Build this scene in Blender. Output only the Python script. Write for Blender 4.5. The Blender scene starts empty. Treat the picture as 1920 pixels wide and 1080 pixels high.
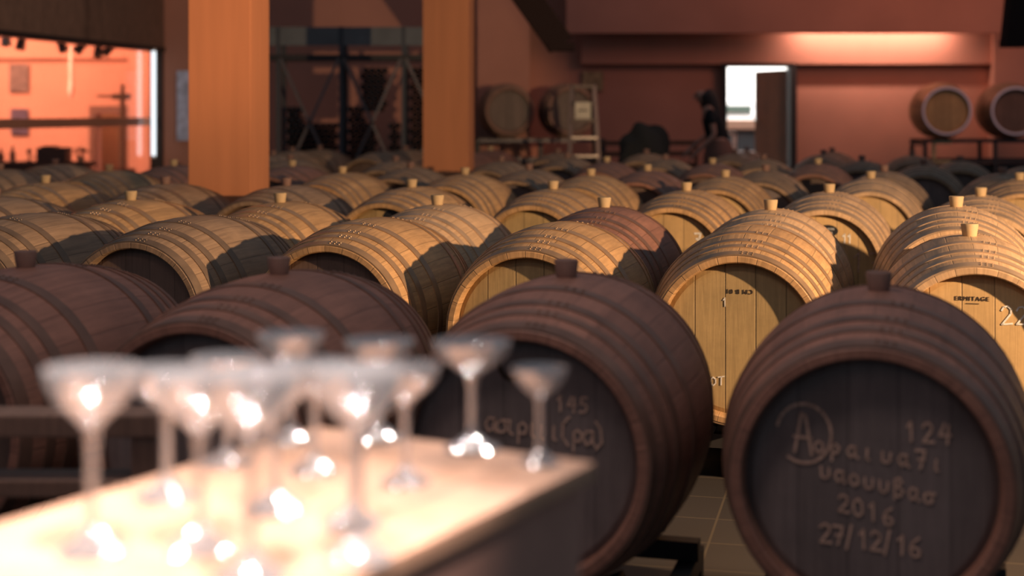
import bpy, bmesh, math, random
from mathutils import Vector, Matrix
random.seed(7)
sc = bpy.context.scene
PI = math.pi
# ------------------------------------------------------------------ camera
F = 2750.0                      # focal length in pixels of a 1920 px wide frame
CH = 1.33                       # camera height
HY = 209.0                      # horizon row
cam_d = bpy.data.cameras.new('camera')
cam = bpy.data.objects.new('camera', cam_d)
sc.collection.objects.link(cam)
sc.camera = cam
cam.location = (0, 0, CH)
cam.rotation_euler = (PI / 2, 0, 0)
cam_d.sensor_width = 36
cam_d.lens = F / 1920 * 36
cam_d.shift_y = -(540 - HY) / 1920
cam_d.clip_start = 0.05
cam_d.clip_end = 200
cam_d.dof.use_dof = True
cam_d.dof.focus_distance = 5.4
cam_d.dof.aperture_fstop = 1.65
cam_d.dof.aperture_blades = 8
cam_d.dof.aperture_rotation = 0.3


def at(u, v, y):                # photo pixel + distance -> point in the room
    return Vector(((u - 960) / F * y, y, CH - (v - HY) / F * y))


# ------------------------------------------------------------------ view + world
sc.view_settings.view_transform = 'Standard'
sc.view_settings.look = 'None'
sc.view_settings.exposure = 0.0
sc.view_settings.gamma = 1.0
sc.cycles.use_denoising = True
sc.cycles.max_bounces = 6
sc.cycles.transparent_max_bounces = 24
sc.cycles.sample_clamp_indirect = 3.0
sc.cycles.caustics_reflective = False
sc.cycles.caustics_refractive = False
w = bpy.data.worlds.new('world')
sc.world = w
w.use_nodes = True
w.node_tree.nodes['Background'].inputs[0].default_value = (0.62, 0.80, 1.0, 1)
w.node_tree.nodes['Background'].inputs[1].default_value = 0.15


# ------------------------------------------------------------------ lights
def light(name, kind, loc, target, energy, color, size=0.1, size_y=None, spot=None, blend=0.1):
    d = bpy.data.lights.new(name, kind)
    d.energy = energy
    d.color = color
    if kind == 'AREA':
        d.size = size
        if size_y:
            d.shape = 'RECTANGLE'
            d.size_y = size_y
    else:
        d.shadow_soft_size = size
    if spot:
        d.spot_size = math.radians(spot)
        d.spot_blend = blend
    o = bpy.data.objects.new(name, d)
    sc.collection.objects.link(o)
    o.location = loc
    if target is not None:
        o.rotation_euler = (Vector(target) - Vector(loc)).to_track_quat('-Z', 'Y').to_euler()
    return o


AX = math.radians(15.6)         # barrels point this way (turned right of the view)
RW = math.radians(13.3)         # rows are laid square to this
axis = Vector((math.sin(RW), math.cos(RW), 0))
side = Vector((math.cos(RW), -math.sin(RW), 0))
KEY = axis * 3.5 + side * 3.95 + Vector((0, 0, 1.98))
az = math.radians(50)
light('key_spot', 'SPOT', KEY, KEY + Vector((-math.cos(az), math.sin(az), -0.20)), 2200, (1.0, 0.66, 0.38), 0.05, spot=60, blend=0.15)
light('room_fill', 'AREA', (-2.5, 1.0, 4.2), (-0.5, 5.0, 0.6), 16, (1.0, 0.42, 0.24), 2.5)
light('pillar_fill', 'SPOT', (1.2, 3.5, 3.4), (-1.75, 9, 2.1), 700, (1.0, 0.58, 0.34), 0.3, spot=17, blend=0.7)
light('table_spot', 'SPOT', (-0.15, 0.9, 3.0), (-0.40, 1.30, 0.9), 430, (1.0, 0.82, 0.76), 0.08, spot=27, blend=0.5)
for i, (lx, ly, lz) in enumerate([(-1.0, 3.4, 3.0), (-0.2, 3.8, 2.9), (0.7, 3.4, 2.8), (-1.6, 2.2, 2.6), (0.9, 1.2, 2.7), (-0.7, 0.2, 2.9), (0.3, 2.4, 3.2)]):
    light('glint_spot', 'SPOT', (lx, ly, lz), (-0.38, 1.5, 0.95), 120, (1.0, 0.84, 0.78), 0.05, spot=24, blend=0.5)  # added unseen spots that put glints on the glasses
light('bowl_sheen_fill', 'AREA', (-0.3, 2.6, 3.1), (-0.35, 1.5, 0.9), 30, (1.0, 0.82, 0.76), 1.3, 0.35)  # added unseen area light, reflected in the bowls to whiten them
light('wall_lamp', 'AREA', (4.85, 19.62, 2.50), (4.85, 19.90, 1.6), 30, (1.0, 0.66, 0.52), 2.1, 0.06)
light('far_wall_fill', 'AREA', (6.0, 16.0, 4.4), (4.2, 20.0, 2.9), 55, (1.0, 0.40, 0.24), 2.0)  # added unseen light that brightens the far wall
light('side_room_lamp', 'AREA', (-8.0, 20.0, 3.2), (-8.0, 23.0, 1.4), 560, (1.0, 0.48, 0.32), 2.0)
light('alcove_fill', 'POINT', (-6.55, 23.7, 2.3), None, 60, (1.0, 0.62, 0.30), 0.1)  # added unseen light so the alcove wall shows bright
light('outdoor_light', 'AREA', (4.5, 26.0, 6.0), (4.4, 30.0, 1.0), 2200, (1.0, 0.96, 0.92), 5.0)


# ------------------------------------------------------------------ materials
def mat(name, col, rough=0.6, metal=0.0, noise=0.0, scale=(4, 4, 4), bump=0.0, emit=None, estr=0.0, spec=0.5):
    m = bpy.data.materials.new(name)
    m.use_nodes = True
    nt = m.node_tree
    b = nt.nodes['Principled BSDF']
    b.inputs['Base Color'].default_value = (*col, 1)
    b.inputs['Roughness'].default_value = rough
    b.inputs['Metallic'].default_value = metal
    b.inputs['Specular IOR Level'].default_value = spec
    if emit:
        b.inputs['Emission Color'].default_value = (*emit, 1)
        b.inputs['Emission Strength'].default_value = estr
    if noise:
        tc = nt.nodes.new('ShaderNodeTexCoord')
        mp = nt.nodes.new('ShaderNodeMapping')
        mp.inputs['Scale'].default_value = scale
        nz = nt.nodes.new('ShaderNodeTexNoise')
        nz.inputs['Scale'].default_value = 1
        nz.inputs['Detail'].default_value = 6
        rp = nt.nodes.new('ShaderNodeMapRange')
        rp.inputs['From Min'].default_value = 0.25
        rp.inputs['From Max'].default_value = 0.75
        rp.inputs['To Min'].default_value = 1 - noise
        rp.inputs['To Max'].default_value = 1 + noise * 0.6
        mx = nt.nodes.new('ShaderNodeVectorMath')
        mx.operation = 'SCALE'
        mx.inputs[0].default_value = col
        L = nt.links.new
        L(tc.outputs['Object'], mp.inputs[0])
        L(mp.outputs[0], nz.inputs['Vector'])
        L(nz.outputs['Fac'], rp.inputs[0])
        L(rp.outputs[0], mx.inputs['Scale'])
        L(mx.outputs[0], b.inputs['Base Color'])
        if bump:
            bp = nt.nodes.new('ShaderNodeBump')
            bp.inputs['Strength'].default_value = bump
            bp.inputs['Distance'].default_value = 0.01
            L(nz.outputs['Fac'], bp.inputs['Height'])
            L(bp.outputs[0], b.inputs['Normal'])
    return m


def wood_mat(name, col, mode, n=26, plank=0.105, seam=0.62, vary=0.35, grain=0.4, rough=0.55):
    """mode 'stave': boards run round a barrel; mode 'head': upright boards across a disc; 'board': boards along z"""
    m = bpy.data.materials.new(name)
    m.use_nodes = True
    nt = m.node_tree
    N = nt.nodes.new
    L = nt.links.new
    b = nt.nodes['Principled BSDF']
    tc = N('ShaderNodeTexCoord')
    sp = N('ShaderNodeSeparateXYZ')
    L(tc.outputs['Object'], sp.inputs[0])
    oi = N('ShaderNodeObjectInfo')

    def M(op, a, c=None):
        x = N('ShaderNodeMath')
        x.operation = op
        for i, q in enumerate((a, c)):
            if q is None:
                continue
            if isinstance(q, (int, float)):
                x.inputs[i].default_value = q
            else:
                L(q, x.inputs[i])
        return x.outputs[0]
    if mode == 'stave':
        ang = M('ARCTAN2', sp.outputs['X'], sp.outputs['Z'])
        t = M('MULTIPLY', M('ADD', ang, PI), n / (2 * PI))
    else:
        t = M('DIVIDE', M('ADD', sp.outputs['X'], 10.02), plank)
    idx = M('FLOOR', t)
    fr = M('FRACT', t)
    rnd = M('MULTIPLY', oi.outputs['Random'], 57.0)
    wn = N('ShaderNodeTexWhiteNoise')
    wn.noise_dimensions = '2D'
    cb = N('ShaderNodeCombineXYZ')
    L(idx, cb.inputs[0])
    L(M('ADD', rnd, 0.37), cb.inputs[1])
    L(cb.outputs[0], wn.inputs['Vector'])
    # grain noise
    gv = N('ShaderNodeCombineXYZ')
    if mode == 'stave':
        L(M('MULTIPLY', t, 6.0), gv.inputs[0])
        L(M('MULTIPLY', sp.outputs['Y'], 5.0), gv.inputs[1])
    else:
        L(M('MULTIPLY', sp.outputs['X'], 90.0), gv.inputs[0])
        L(M('MULTIPLY', sp.outputs['Z'], 5.0), gv.inputs[1])
    L(M('ADD', M('MULTIPLY', idx, 3.7), rnd), gv.inputs[2])
    nz = N('ShaderNodeTexNoise')
    nz.inputs['Scale'].default_value = 1.0
    nz.inputs['Detail'].default_value = 5
    nz.inputs['Distortion'].default_value = 0.6
    L(gv.outputs[0], nz.inputs['Vector'])
    # blotches
    ad = N('ShaderNodeVectorMath')
    ad.operation = 'ADD'
    L(tc.outputs['Object'], ad.inputs[0])
    L(rnd, ad.inputs[1])
    bl = N('ShaderNodeTexNoise')
    bl.inputs['Scale'].default_value = 7
    bl.inputs['Detail'].default_value = 6
    bl.inputs['Roughness'].default_value = 0.7
    L(ad.outputs[0], bl.inputs['Vector'])
    f1 = M('ADD', 1 - vary / 2, M('MULTIPLY', wn.outputs['Value'], vary))
    f2 = M('ADD', 1 - grain, M('MULTIPLY', nz.outputs['Fac'], 2 * grain))
    f3 = M('ADD', 0.62, M('MULTIPLY', bl.outputs['Fac'], 0.72))
    edge = M('MINIMUM', fr, M('SUBTRACT', 1.0, fr))
    sm = N('ShaderNodeMapRange')
    sm.inputs['From Min'].default_value = 0.0
    sm.inputs['From Max'].default_value = 0.035 if mode == 'stave' else 0.03
    sm.inputs['To Min'].default_value = seam
    sm.inputs['To Max'].default_value = 1.0
    L(edge, sm.inputs[0])
    fac = M('MULTIPLY', M('MULTIPLY', f1, f2), M('MULTIPLY', f3, sm.outputs[0]))
    vm = N('ShaderNodeVectorMath')
    vm.operation = 'SCALE'
    vm.inputs[0].default_value = col
    L(fac, vm.inputs['Scale'])
    L(vm.outputs[0], b.inputs['Base Color'])
    b.inputs['Roughness'].default_value = rough
    bp = N('ShaderNodeBump')
    bp.inputs['Strength'].default_value = 0.5
    bp.inputs['Distance'].default_value = 0.004
    L(M('ADD', sm.outputs[0], M('MULTIPLY', nz.outputs['Fac'], 0.3)), bp.inputs['Height'])
    L(bp.outputs[0], b.inputs['Normal'])
    return m


def tile_mat():
    m = bpy.data.materials.new('floor_tile')
    m.use_nodes = True
    nt = m.node_tree
    b = nt.nodes['Principled BSDF']
    tc = nt.nodes.new('ShaderNodeTexCoord')
    mp = nt.nodes.new('ShaderNodeMapping')
    mp.inputs['Rotation'].default_value = (0, 0, RW)
    mp.inputs['Location'].default_value = (0.12, 0.05, 0)
    br = nt.nodes.new('ShaderNodeTexBrick')
    br.offset = 0
    br.inputs['Color1'].default_value = (0.065, 0.056, 0.052, 1)
    br.inputs['Color2'].default_value = (0.055, 0.048, 0.045, 1)
    br.inputs['Mortar'].default_value = (0.12, 0.095, 0.07, 1)
    br.inputs['Scale'].default_value = 1
    br.inputs['Mortar Size'].default_value = 0.004
    br.inputs['Brick Width'].default_value = 0.33
    br.inputs['Row Height'].default_value = 0.27
    nt.links.new(tc.outputs['Object'], mp.inputs[0])
    nt.links.new(mp.outputs[0], br.inputs['Vector'])
    nt.links.new(br.outputs['Color'], b.inputs['Base Color'])
    b.inputs['Roughness'].default_value = 0.45
    return m


def glass_mat(name, tint=(1, 1, 1), rough=0.03, base=0.05, amount=0.9, haze=0.0):
    m = bpy.data.materials.new(name)
    m.use_nodes = True
    nt = m.node_tree
    nt.nodes.clear()
    out = nt.nodes.new('ShaderNodeOutputMaterial')
    mix = nt.nodes.new('ShaderNodeMixShader')
    tr = nt.nodes.new('ShaderNodeBsdfTransparent')
    tr.inputs[0].default_value = (*tint, 1)
    gl = nt.nodes.new('ShaderNodeBsdfGlossy')
    gl.inputs['Roughness'].default_value = rough
    lw = nt.nodes.new('ShaderNodeLayerWeight')
    lw.inputs['Blend'].default_value = 0.35
    mr = nt.nodes.new('ShaderNodeMapRange')
    mr.inputs['To Min'].default_value = base
    mr.inputs['To Max'].default_value = amount
    nt.links.new(lw.outputs['Fresnel'], mr.inputs[0])
    nt.links.new(mr.outputs[0], mix.inputs[0])
    haze_mix = nt.nodes.new('ShaderNodeMixShader')
    haze_mix.inputs[0].default_value = haze
    df = nt.nodes.new('ShaderNodeBsdfDiffuse')
    df.inputs[0].default_value = (0.95, 0.93, 0.93, 1)
    nt.links.new(tr.outputs[0], haze_mix.inputs[1])
    nt.links.new(df.outputs[0], haze_mix.inputs[2])
    nt.links.new(haze_mix.outputs[0], mix.inputs[1])
    nt.links.new(gl.outputs[0], mix.inputs[2])
    nt.links.new(mix.outputs[0], out.inputs[0])
    return m


STAVE = {
    'pale': wood_mat('pale_oak_staves', (0.60, 0.38, 0.21), 'stave', vary=0.25, seam=0.7),
    'golden': wood_mat('golden_oak_staves', (0.52, 0.30, 0.135), 'stave', vary=0.3, grain=0.5),
    'brown': wood_mat('aged_shaded_oak_staves', (0.33, 0.21, 0.125), 'stave', vary=0.3, grain=0.55),
    'russet': wood_mat('russet_oak_staves', (0.27, 0.125, 0.085), 'stave', vary=0.25),
}
HEAD = {
    'pale': wood_mat('pale_oak_head', (0.56, 0.36, 0.16), 'head', vary=0.22, grain=0.22, seam=0.45),
    'golden': wood_mat('golden_oak_head', (0.40, 0.275, 0.125), 'head', vary=0.25, grain=0.3, seam=0.4),
    'brown': wood_mat('aged_shaded_oak_head', (0.15, 0.095, 0.07), 'head', vary=0.3, grain=0.35),  # also carries the shade on the left and rear heads in its colour
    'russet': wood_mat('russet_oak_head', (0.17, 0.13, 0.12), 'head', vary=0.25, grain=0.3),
}
HOOP = {
    'pale': mat('bright_hoop', (0.52, 0.35, 0.22), 0.38, 0.3, 0.35, (9, 9, 9)),
    'golden': mat('steel_hoop', (0.40, 0.25, 0.14), 0.36, 0.3, 0.4, (9, 9, 9)),
    'brown': mat('weathered_shaded_hoop', (0.24, 0.16, 0.105), 0.5, 0.3, 0.45, (9, 9, 9)),
    'russet': mat('russet_hoop', (0.22, 0.12, 0.085), 0.45, 0.3, 0.4, (9, 9, 9)),
}
M_bung = mat('bung_wood', (0.52, 0.36, 0.19), 0.7, 0, 0.2, (30, 30, 30))
M_bung_dark = mat('bung_brown', (0.22, 0.12, 0.09), 0.7, 0, 0.2, (30, 30, 30))  # darker bung copy, shade of front and rear rows in its colour
M_chalk = mat('chalk', (0.85, 0.80, 0.72), 0.9, 0, 0.25, (60, 60, 60))
M_chalk_dim = mat('faded_chalk', (0.62, 0.40, 0.30), 0.9, 0, 0.3, (60, 60, 60))
M_ink = mat('burnt_ink', (0.05, 0.03, 0.02), 0.8)
M_label_black = mat('black_label', (0.015, 0.015, 0.018), 0.5)
M_rack = mat('rack_steel', (0.06, 0.055, 0.055), 0.5, 0.5, 0.2)
M_rack_light = mat('rack_zinc', (0.16, 0.14, 0.14), 0.45, 0.6, 0.2)
M_wall = mat('terracotta_plaster', (0.52, 0.235, 0.165), 0.85, 0, 0.14, (1.2, 1.2, 1.2), 0.1)
M_wall_side = mat('salmon_plaster', (0.66, 0.32, 0.22), 0.85, 0, 0.1, (1.2, 1.2, 1.2))
M_pillar = mat('orange_pillar', (0.62, 0.235, 0.10), 0.8, 0, 0.10, (14, 14, 1.0))
M_dark_wood = wood_mat('dark_wood', (0.20, 0.12, 0.085), 'head', plank=0.7, grain=0.4)
M_door = wood_mat('door_wood', (0.30, 0.15, 0.075), 'head', plank=0.3, grain=0.3)
M_frame = mat('dark_frame', (0.022, 0.018, 0.018), 0.5)
M_grey = mat('grey_panel', (0.07, 0.075, 0.085), 0.7, 0, 0.15)
M_black = mat('black_cloth', (0.012, 0.013, 0.015), 0.9)
M_alu = mat('aluminium', (0.40, 0.33, 0.28), 0.3, 0.9, 0.1)
M_timber = mat('dark_timber', (0.035, 0.022, 0.02), 0.95, spec=0.05)
M_step = mat('shaded_step', (0.13, 0.10, 0.085), 0.5, 0.6)  # darker metal for the steps that catch no glint
M_paper = mat('paper', (0.80, 0.70, 0.52), 0.8, 0, 0.25, (12, 12, 12))
M_white = mat('white_paint', (0.85, 0.84, 0.82), 0.7, 0, 0.04)
M_counter = wood_mat('counter_wood', (0.62, 0.36, 0.23), 'head', plank=0.35, grain=0.15, vary=0.1, seam=0.7)
M_counter_side = wood_mat('counter_side_wood', (0.60, 0.32, 0.24), 'head', plank=0.9, grain=0.2, vary=0.1, seam=0.7)
M_glass = glass_mat('clear_glass', rough=0.07, base=0.36, amount=0.50, haze=0.30)  # white diffuse mixed in stands for bright haze on the glass
M_pane = glass_mat('window_glass', (1, 0.97, 0.95), 0.02, 0.03, 0.5)
M_bottle = mat('dark_bottle_glass', (0.015, 0.022, 0.028), 0.15, 0, spec=0.8)
M_skin = mat('skin', (0.45, 0.24, 0.17), 0.6)
M_hair = mat('dark_hair', (0.02, 0.015, 0.013), 0.6)
M_skirt = mat('brown_skirt', (0.22, 0.11, 0.08), 0.85)
M_floor = tile_mat()
M_asphalt = mat('pale_paving', (0.55, 0.53, 0.50), 0.9, 0, 0.15)
M_screw = mat('press_wood', (0.12, 0.06, 0.035), 0.6, 0, 0.3, (20, 20, 20))
M_leaf = mat('plant_leaf', (0.05, 0.05, 0.03), 0.6)
M_tube = mat('cool_tube_light', (0.9, 0.95, 1.0), 0.5, emit=(0.80, 0.92, 1.0), estr=1.3)
M_poster = mat('poster_print', (0.20, 0.13, 0.11), 0.6, 0, 0.8, (14, 14, 14))
M_poster_blue = mat('poster_blue_print', (0.10, 0.07, 0.12), 0.6, 0, 0.7, (16, 16, 10))
M_van = mat('van_white', (0.80, 0.80, 0.80), 0.3)
M_van_glass = mat('van_window', (0.10, 0.14, 0.12), 0.2)
M_tyre = mat('tyre', (0.02, 0.02, 0.02), 0.8)
M_tan = mat('tan_render', (0.70, 0.42, 0.30), 0.8, 0, 0.05)


# ------------------------------------------------------------------ mesh helpers
def finish(bm, name, material, parent=None, smooth=False, loc=None, rot=None):
    me = bpy.data.meshes.new(name)
    bmesh.ops.recalc_face_normals(bm, faces=bm.faces)
    bm.to_mesh(me)
    bm.free()
    me.materials.append(material)
    if smooth:
        me.shade_smooth()
        try:
            me.set_sharp_from_angle(angle=math.radians(35))
        except Exception:
            pass
    o = bpy.data.objects.new(name, me)
    sc.collection.objects.link(o)
    if parent:
        o.parent = parent
    if loc is not None:
        o.location = loc
    if rot is not None:
        o.rotation_euler = rot
    return o


def add_box(bm, c, s, rotz=0.0, bevel=0.0, mtx=None):
    m = Matrix.Translation(c) @ Matrix.Rotation(rotz, 4, 'Z') @ Matrix.Diagonal((s[0], s[1], s[2], 1))
    if mtx is not None:
        m = mtx @ m
    r = bmesh.ops.create_cube(bm, size=1, matrix=m)
    if bevel:
        es = list({e for v in r['verts'] for e in v.link_edges})
        bmesh.ops.bevel(bm, geom=es, offset=bevel, segments=2, profile=0.7, affect='EDGES')


def add_tube(bm, a, b, r, n=10, r2=None):
    a, b = Vector(a), Vector(b)
    d = b - a
    q = d.to_track_quat('Z', 'Y').to_matrix().to_4x4()
    m = Matrix.Translation((a + b) / 2) @ q
    bmesh.ops.create_cone(bm, cap_ends=True, segments=n, radius1=r, radius2=r if r2 is None else r2, depth=d.length, matrix=m)


def add_beam(bm, a, b, wdt, dep):
    a, b = Vector(a), Vector(b)
    d = b - a
    q = d.to_track_quat('Z', 'Y').to_matrix().to_4x4()
    bmesh.ops.create_cube(bm, size=1, matrix=Matrix.Translation((a + b) / 2) @ q @ Matrix.Diagonal((wdt, dep, d.length, 1)))


def add_lathe(bm, prof, n=32, axis_='Z', mtx=None, closed=False):
    """prof: list of (r, h)"""
    rings = []
    for (r, h) in prof:
        if r < 1e-6:
            co = Vector((0, 0, h))
            if axis_ == 'Y':
                co = Vector((0, h, 0))
            if mtx is not None:
                co = mtx @ co
            rings.append([bm.verts.new(co)])
            continue
        ring = []
        for i in range(n):
            a = 2 * PI * i / n
            co = Vector((r * math.cos(a), r * math.sin(a), h))
            if axis_ == 'Y':
                co = Vector((r * math.cos(a), h, r * math.sin(a)))
            if mtx is not None:
                co = mtx @ co
            ring.append(bm.verts.new(co))
        rings.append(ring)
    pairs = list(zip(rings, rings[1:]))
    if closed:
        pairs.append((rings[-1], rings[0]))
    for A, B in pairs:
        if len(A) == 1 and len(B) == 1:
            continue
        for i in range(n):
            j = (i + 1) % n
            if len(A) == 1:
                bm.faces.new((A[0], B[i], B[j]))
            elif len(B) == 1:
                bm.faces.new((A[i], A[j], B[0]))
            else:
                bm.faces.new((A[i], A[j], B[j], B[i]))


def tag(o, label=None, cat=None, group=None, kind=None):
    if label:
        o['label'] = label
    if cat:
        o['category'] = cat
    if group:
        o['group'] = group
    if kind:
        o['kind'] = kind
    return o


def empty(name, loc, rotz=0.0):
    o = bpy.data.objects.new(name, None)
    o.empty_display_size = 0.1
    sc.collection.objects.link(o)
    o.location = loc
    o.rotation_euler = (0, 0, rotz)
    return o


def thing(name, label, cat, loc=(0, 0, 0), rotz=0.0, group=None):
    return tag(empty(name, loc, rotz), label, cat, group)


def copy_tree(o, parent=None):
    c = o.copy()
    sc.collection.objects.link(c)
    c.parent = parent
    for ch in KIDS.get(o.name, []):
        k = copy_tree(ch, c)
    return c


KIDS = {}


def index_kids(root):
    todo = [root]
    while todo:
        p = todo.pop()
        ks = [x for x in sc.objects if x.parent == p]
        KIDS[p.name] = ks
        todo += ks


def struct(bm, name, material):
    return tag(finish(bm, name, material), kind='structure')


# ------------------------------------------------------------------ the setting
bm = bmesh.new()
add_box(bm, (0, 13, -0.05), (36, 40, 0.1))
struct(bm, 'floor', M_floor)

BY = 20.0                       # far wall
xL, xR = at(300, 0, BY).x, 11.0
dx0, dx1 = at(1357, 0, BY).x, at(1480, 0, BY).x
dz = at(0, 125, BY).z
bm = bmesh.new()
WT = 4.6
add_box(bm, ((xL + dx0) / 2, BY + 0.1, WT / 2), (dx0 - xL, 0.2, WT))
add_box(bm, ((xR + dx1) / 2, BY + 0.1, WT / 2), (xR - dx1, 0.2, WT))
add_box(bm, ((dx0 + dx1) / 2, BY + 0.1, (WT + dz) / 2), (dx1 - dx0, 0.2, WT - dz))
struct(bm, 'wall_back', M_wall)
# beams running along the far wall
z1 = at(0, 62, 19.4).z
bm = bmesh.new()
bx0, bx1 = at(1062, 0, 19.4).x, at(1880, 0, 19.4).x
add_box(bm, ((bx0 + bx1) / 2, 19.46, (z1 + WT) / 2), (bx1 - bx0, 0.12, WT - z1))
struct(bm, 'trim_1', M_wall)
z2 = at(0, 120, 19.85).z
bm = bmesh.new()
bx0, bx1 = at(1090, 0, 19.85).x, at(1860, 0, 19.85).x
add_box(bm, ((bx0 + bx1) / 2, 19.93, (z2 + z1 + 0.6) / 2), (bx1 - bx0, 0.14, z1 + 0.6 - z2))
struct(bm, 'trim_2', M_wall)
# pilaster right and shallow step left
bm = bmesh.new()
p0, p1 = at(1862, 0, 19.8).x, 10.9
add_box(bm, ((p0 + p1) / 2, 19.88, WT / 2), (p1 - p0, 0.24, WT))
struct(bm, 'wall_right', M_wall)
bm = bmesh.new()
p0, p1 = at(895, 0, 19.7).x, at(993, 0, 19.7).x
add_box(bm, ((p0 + p1) / 2, 19.82, WT / 2), (p1 - p0, 0.3, WT))
struct(bm, 'wall_step', M_wall)

# glazed wall on the left, running away from the camera
G2 = Vector((at(297, 0, BY).x, BY, 0))
gdir = Vector((-0.162, -1.0, 0)).normalized()
G0 = G2 + gdir * 12.0
gn = Vector((gdir.y, -gdir.x, 0))
ga = math.atan2(gdir.y, gdir.x)
zl = at(0, 90, BY).z
bm = bmesh.new()
mid = (G0 + G2) / 2
add_box(bm, (mid.x, mid.y, (zl + WT) / 2), (12.0, 0.16, WT - zl), ga)
struct(bm, 'wall_left', M_dark_wood)
bm = bmesh.new()
add_box(bm, (mid.x, mid.y, zl - 0.025), (12.0, 0.20, 0.06), ga)
add_box(bm, (G2.x + gdir.x * 0.05, G2.y + gdir.y * 0.05, zl / 2), (0.07, 0.16, zl), ga)
add_box(bm, (mid.x, mid.y, 0.03), (12.0, 0.14, 0.06), ga)
win = struct(bm, 'window_1', M_frame)
bm = bmesh.new()
add_box(bm, (mid.x, mid.y, zl / 2), (11.9, 0.012, zl - 0.12), ga)
finish(bm, 'pane', M_pane, win)
bm = bmesh.new()
add_box(bm, (mid.x + gn.x * 0.01, mid.y + gn.y * 0.01, 1.195), (11.9, 0.014, 0.11), ga)
finish(bm, 'safety_strip', mat('strip_film', (0.80, 0.38, 0.25), 0.7), win)

# side room seen through the glass
RY = 23.0
cx = at(245, 0, RY).x
bm = bmesh.new()
o0, o1 = at(183, 0, RY).x, at(240, 0, RY).x
oz = at(0, 213, RY).z
add_box(bm, ((-14 + o0) / 2, RY + 0.1, WT / 2), (o0 + 14, 0.2, WT))
add_box(bm, ((o1 + cx + 0.2) / 2, RY + 0.1, WT / 2), (cx + 0.2 - o1, 0.2, WT))
add_box(bm, ((o0 + o1) / 2, RY + 0.1, (WT + oz) / 2), (o1 - o0, 0.2, WT - oz))
add_box(bm, ((o0 + o1) / 2, RY + 1.3, WT / 2), (2.4, 0.1, WT))
struct(bm, 'wall_side_room', M_wall_side)
bm = bmesh.new()
a_, b_ = Vector((cx, RY, 0)), Vector((G2.x + 0.02, BY + 0.25, 0))
d_ = b_ - a_
c_ = (a_ + b_) / 2
add_box(bm, (c_.x, c_.y, WT / 2), (d_.length, 0.1, WT), math.atan2(d_.y, d_.x))
struct(bm, 'wall_side_return', M_wall_side)
bm = bmesh.new()
bz = at(0, 110, RY).z
add_box(bm, ((-14 + cx) / 2, RY - 0.06, bz + 1.0), (cx + 14, 0.12, 2.0))
struct(bm, 'trim_3', M_wall_side)
bm = bmesh.new()
add_box(bm, (o0 - 0.05, RY - 0.04, oz / 2), (0.10, 0.10, oz))
add_box(bm, ((o0 + o1) / 2, RY - 0.04, oz + 0.06), (o1 - o0 + 0.2, 0.10, 0.12))
add_box(bm, (o1 + 0.02, RY - 0.04, oz / 2), (0.05, 0.10, oz))
struct(bm, 'door_2', mat('brown_frame', (0.16, 0.07, 0.045), 0.6))

# far door: frame + leaf opening outwards, and what is outside
bm = bmesh.new()
add_box(bm, (dx0 - 0.0, BY - 0.02, dz / 2), (0.05, 0.26, dz))
add_box(bm, (dx1 + 0.03, BY - 0.02, dz / 2), (0.09, 0.26, dz))
add_box(bm, ((dx0 + dx1) / 2, BY - 0.02, dz + 0.02), (dx1 - dx0 + 0.1, 0.26, 0.05))
struct(bm, 'door_1', M_frame)
leaf = thing('door_leaf', 'brown wooden door leaf standing open to the bright yard', 'door', (dx1 + 0.02, BY + 0.235, 0), 0)
ang = math.atan2(0.84, -0.30)
bm = bmesh.new()
add_box(bm, (0.44, 0, dz / 2 - 0.01), (0.88, 0.045, dz - 0.05), 0, 0.004)
lp = finish(bm, 'panel', M_door, leaf)
bm = bmesh.new()
add_tube(bm, (0.80, 0.02, 1.2), (0.80, 0.08, 1.2), 0.012)
add_tube(bm, (0.80, 0.075, 1.2), (0.70, 0.075, 1.2), 0.012)
finish(bm, 'door_handle', M_alu, leaf)
leaf.rotation_euler.z = ang

bm = bmesh.new()
add_box(bm, (5, 36.5, -0.06), (24, 31, 0.1))
struct(bm, 'ground', M_asphalt)
bm = bmesh.new()
add_box(bm, (4.8, 31, 3.5), (12, 0.3, 7))
struct(bm, 'wall_yard', M_white)


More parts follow.
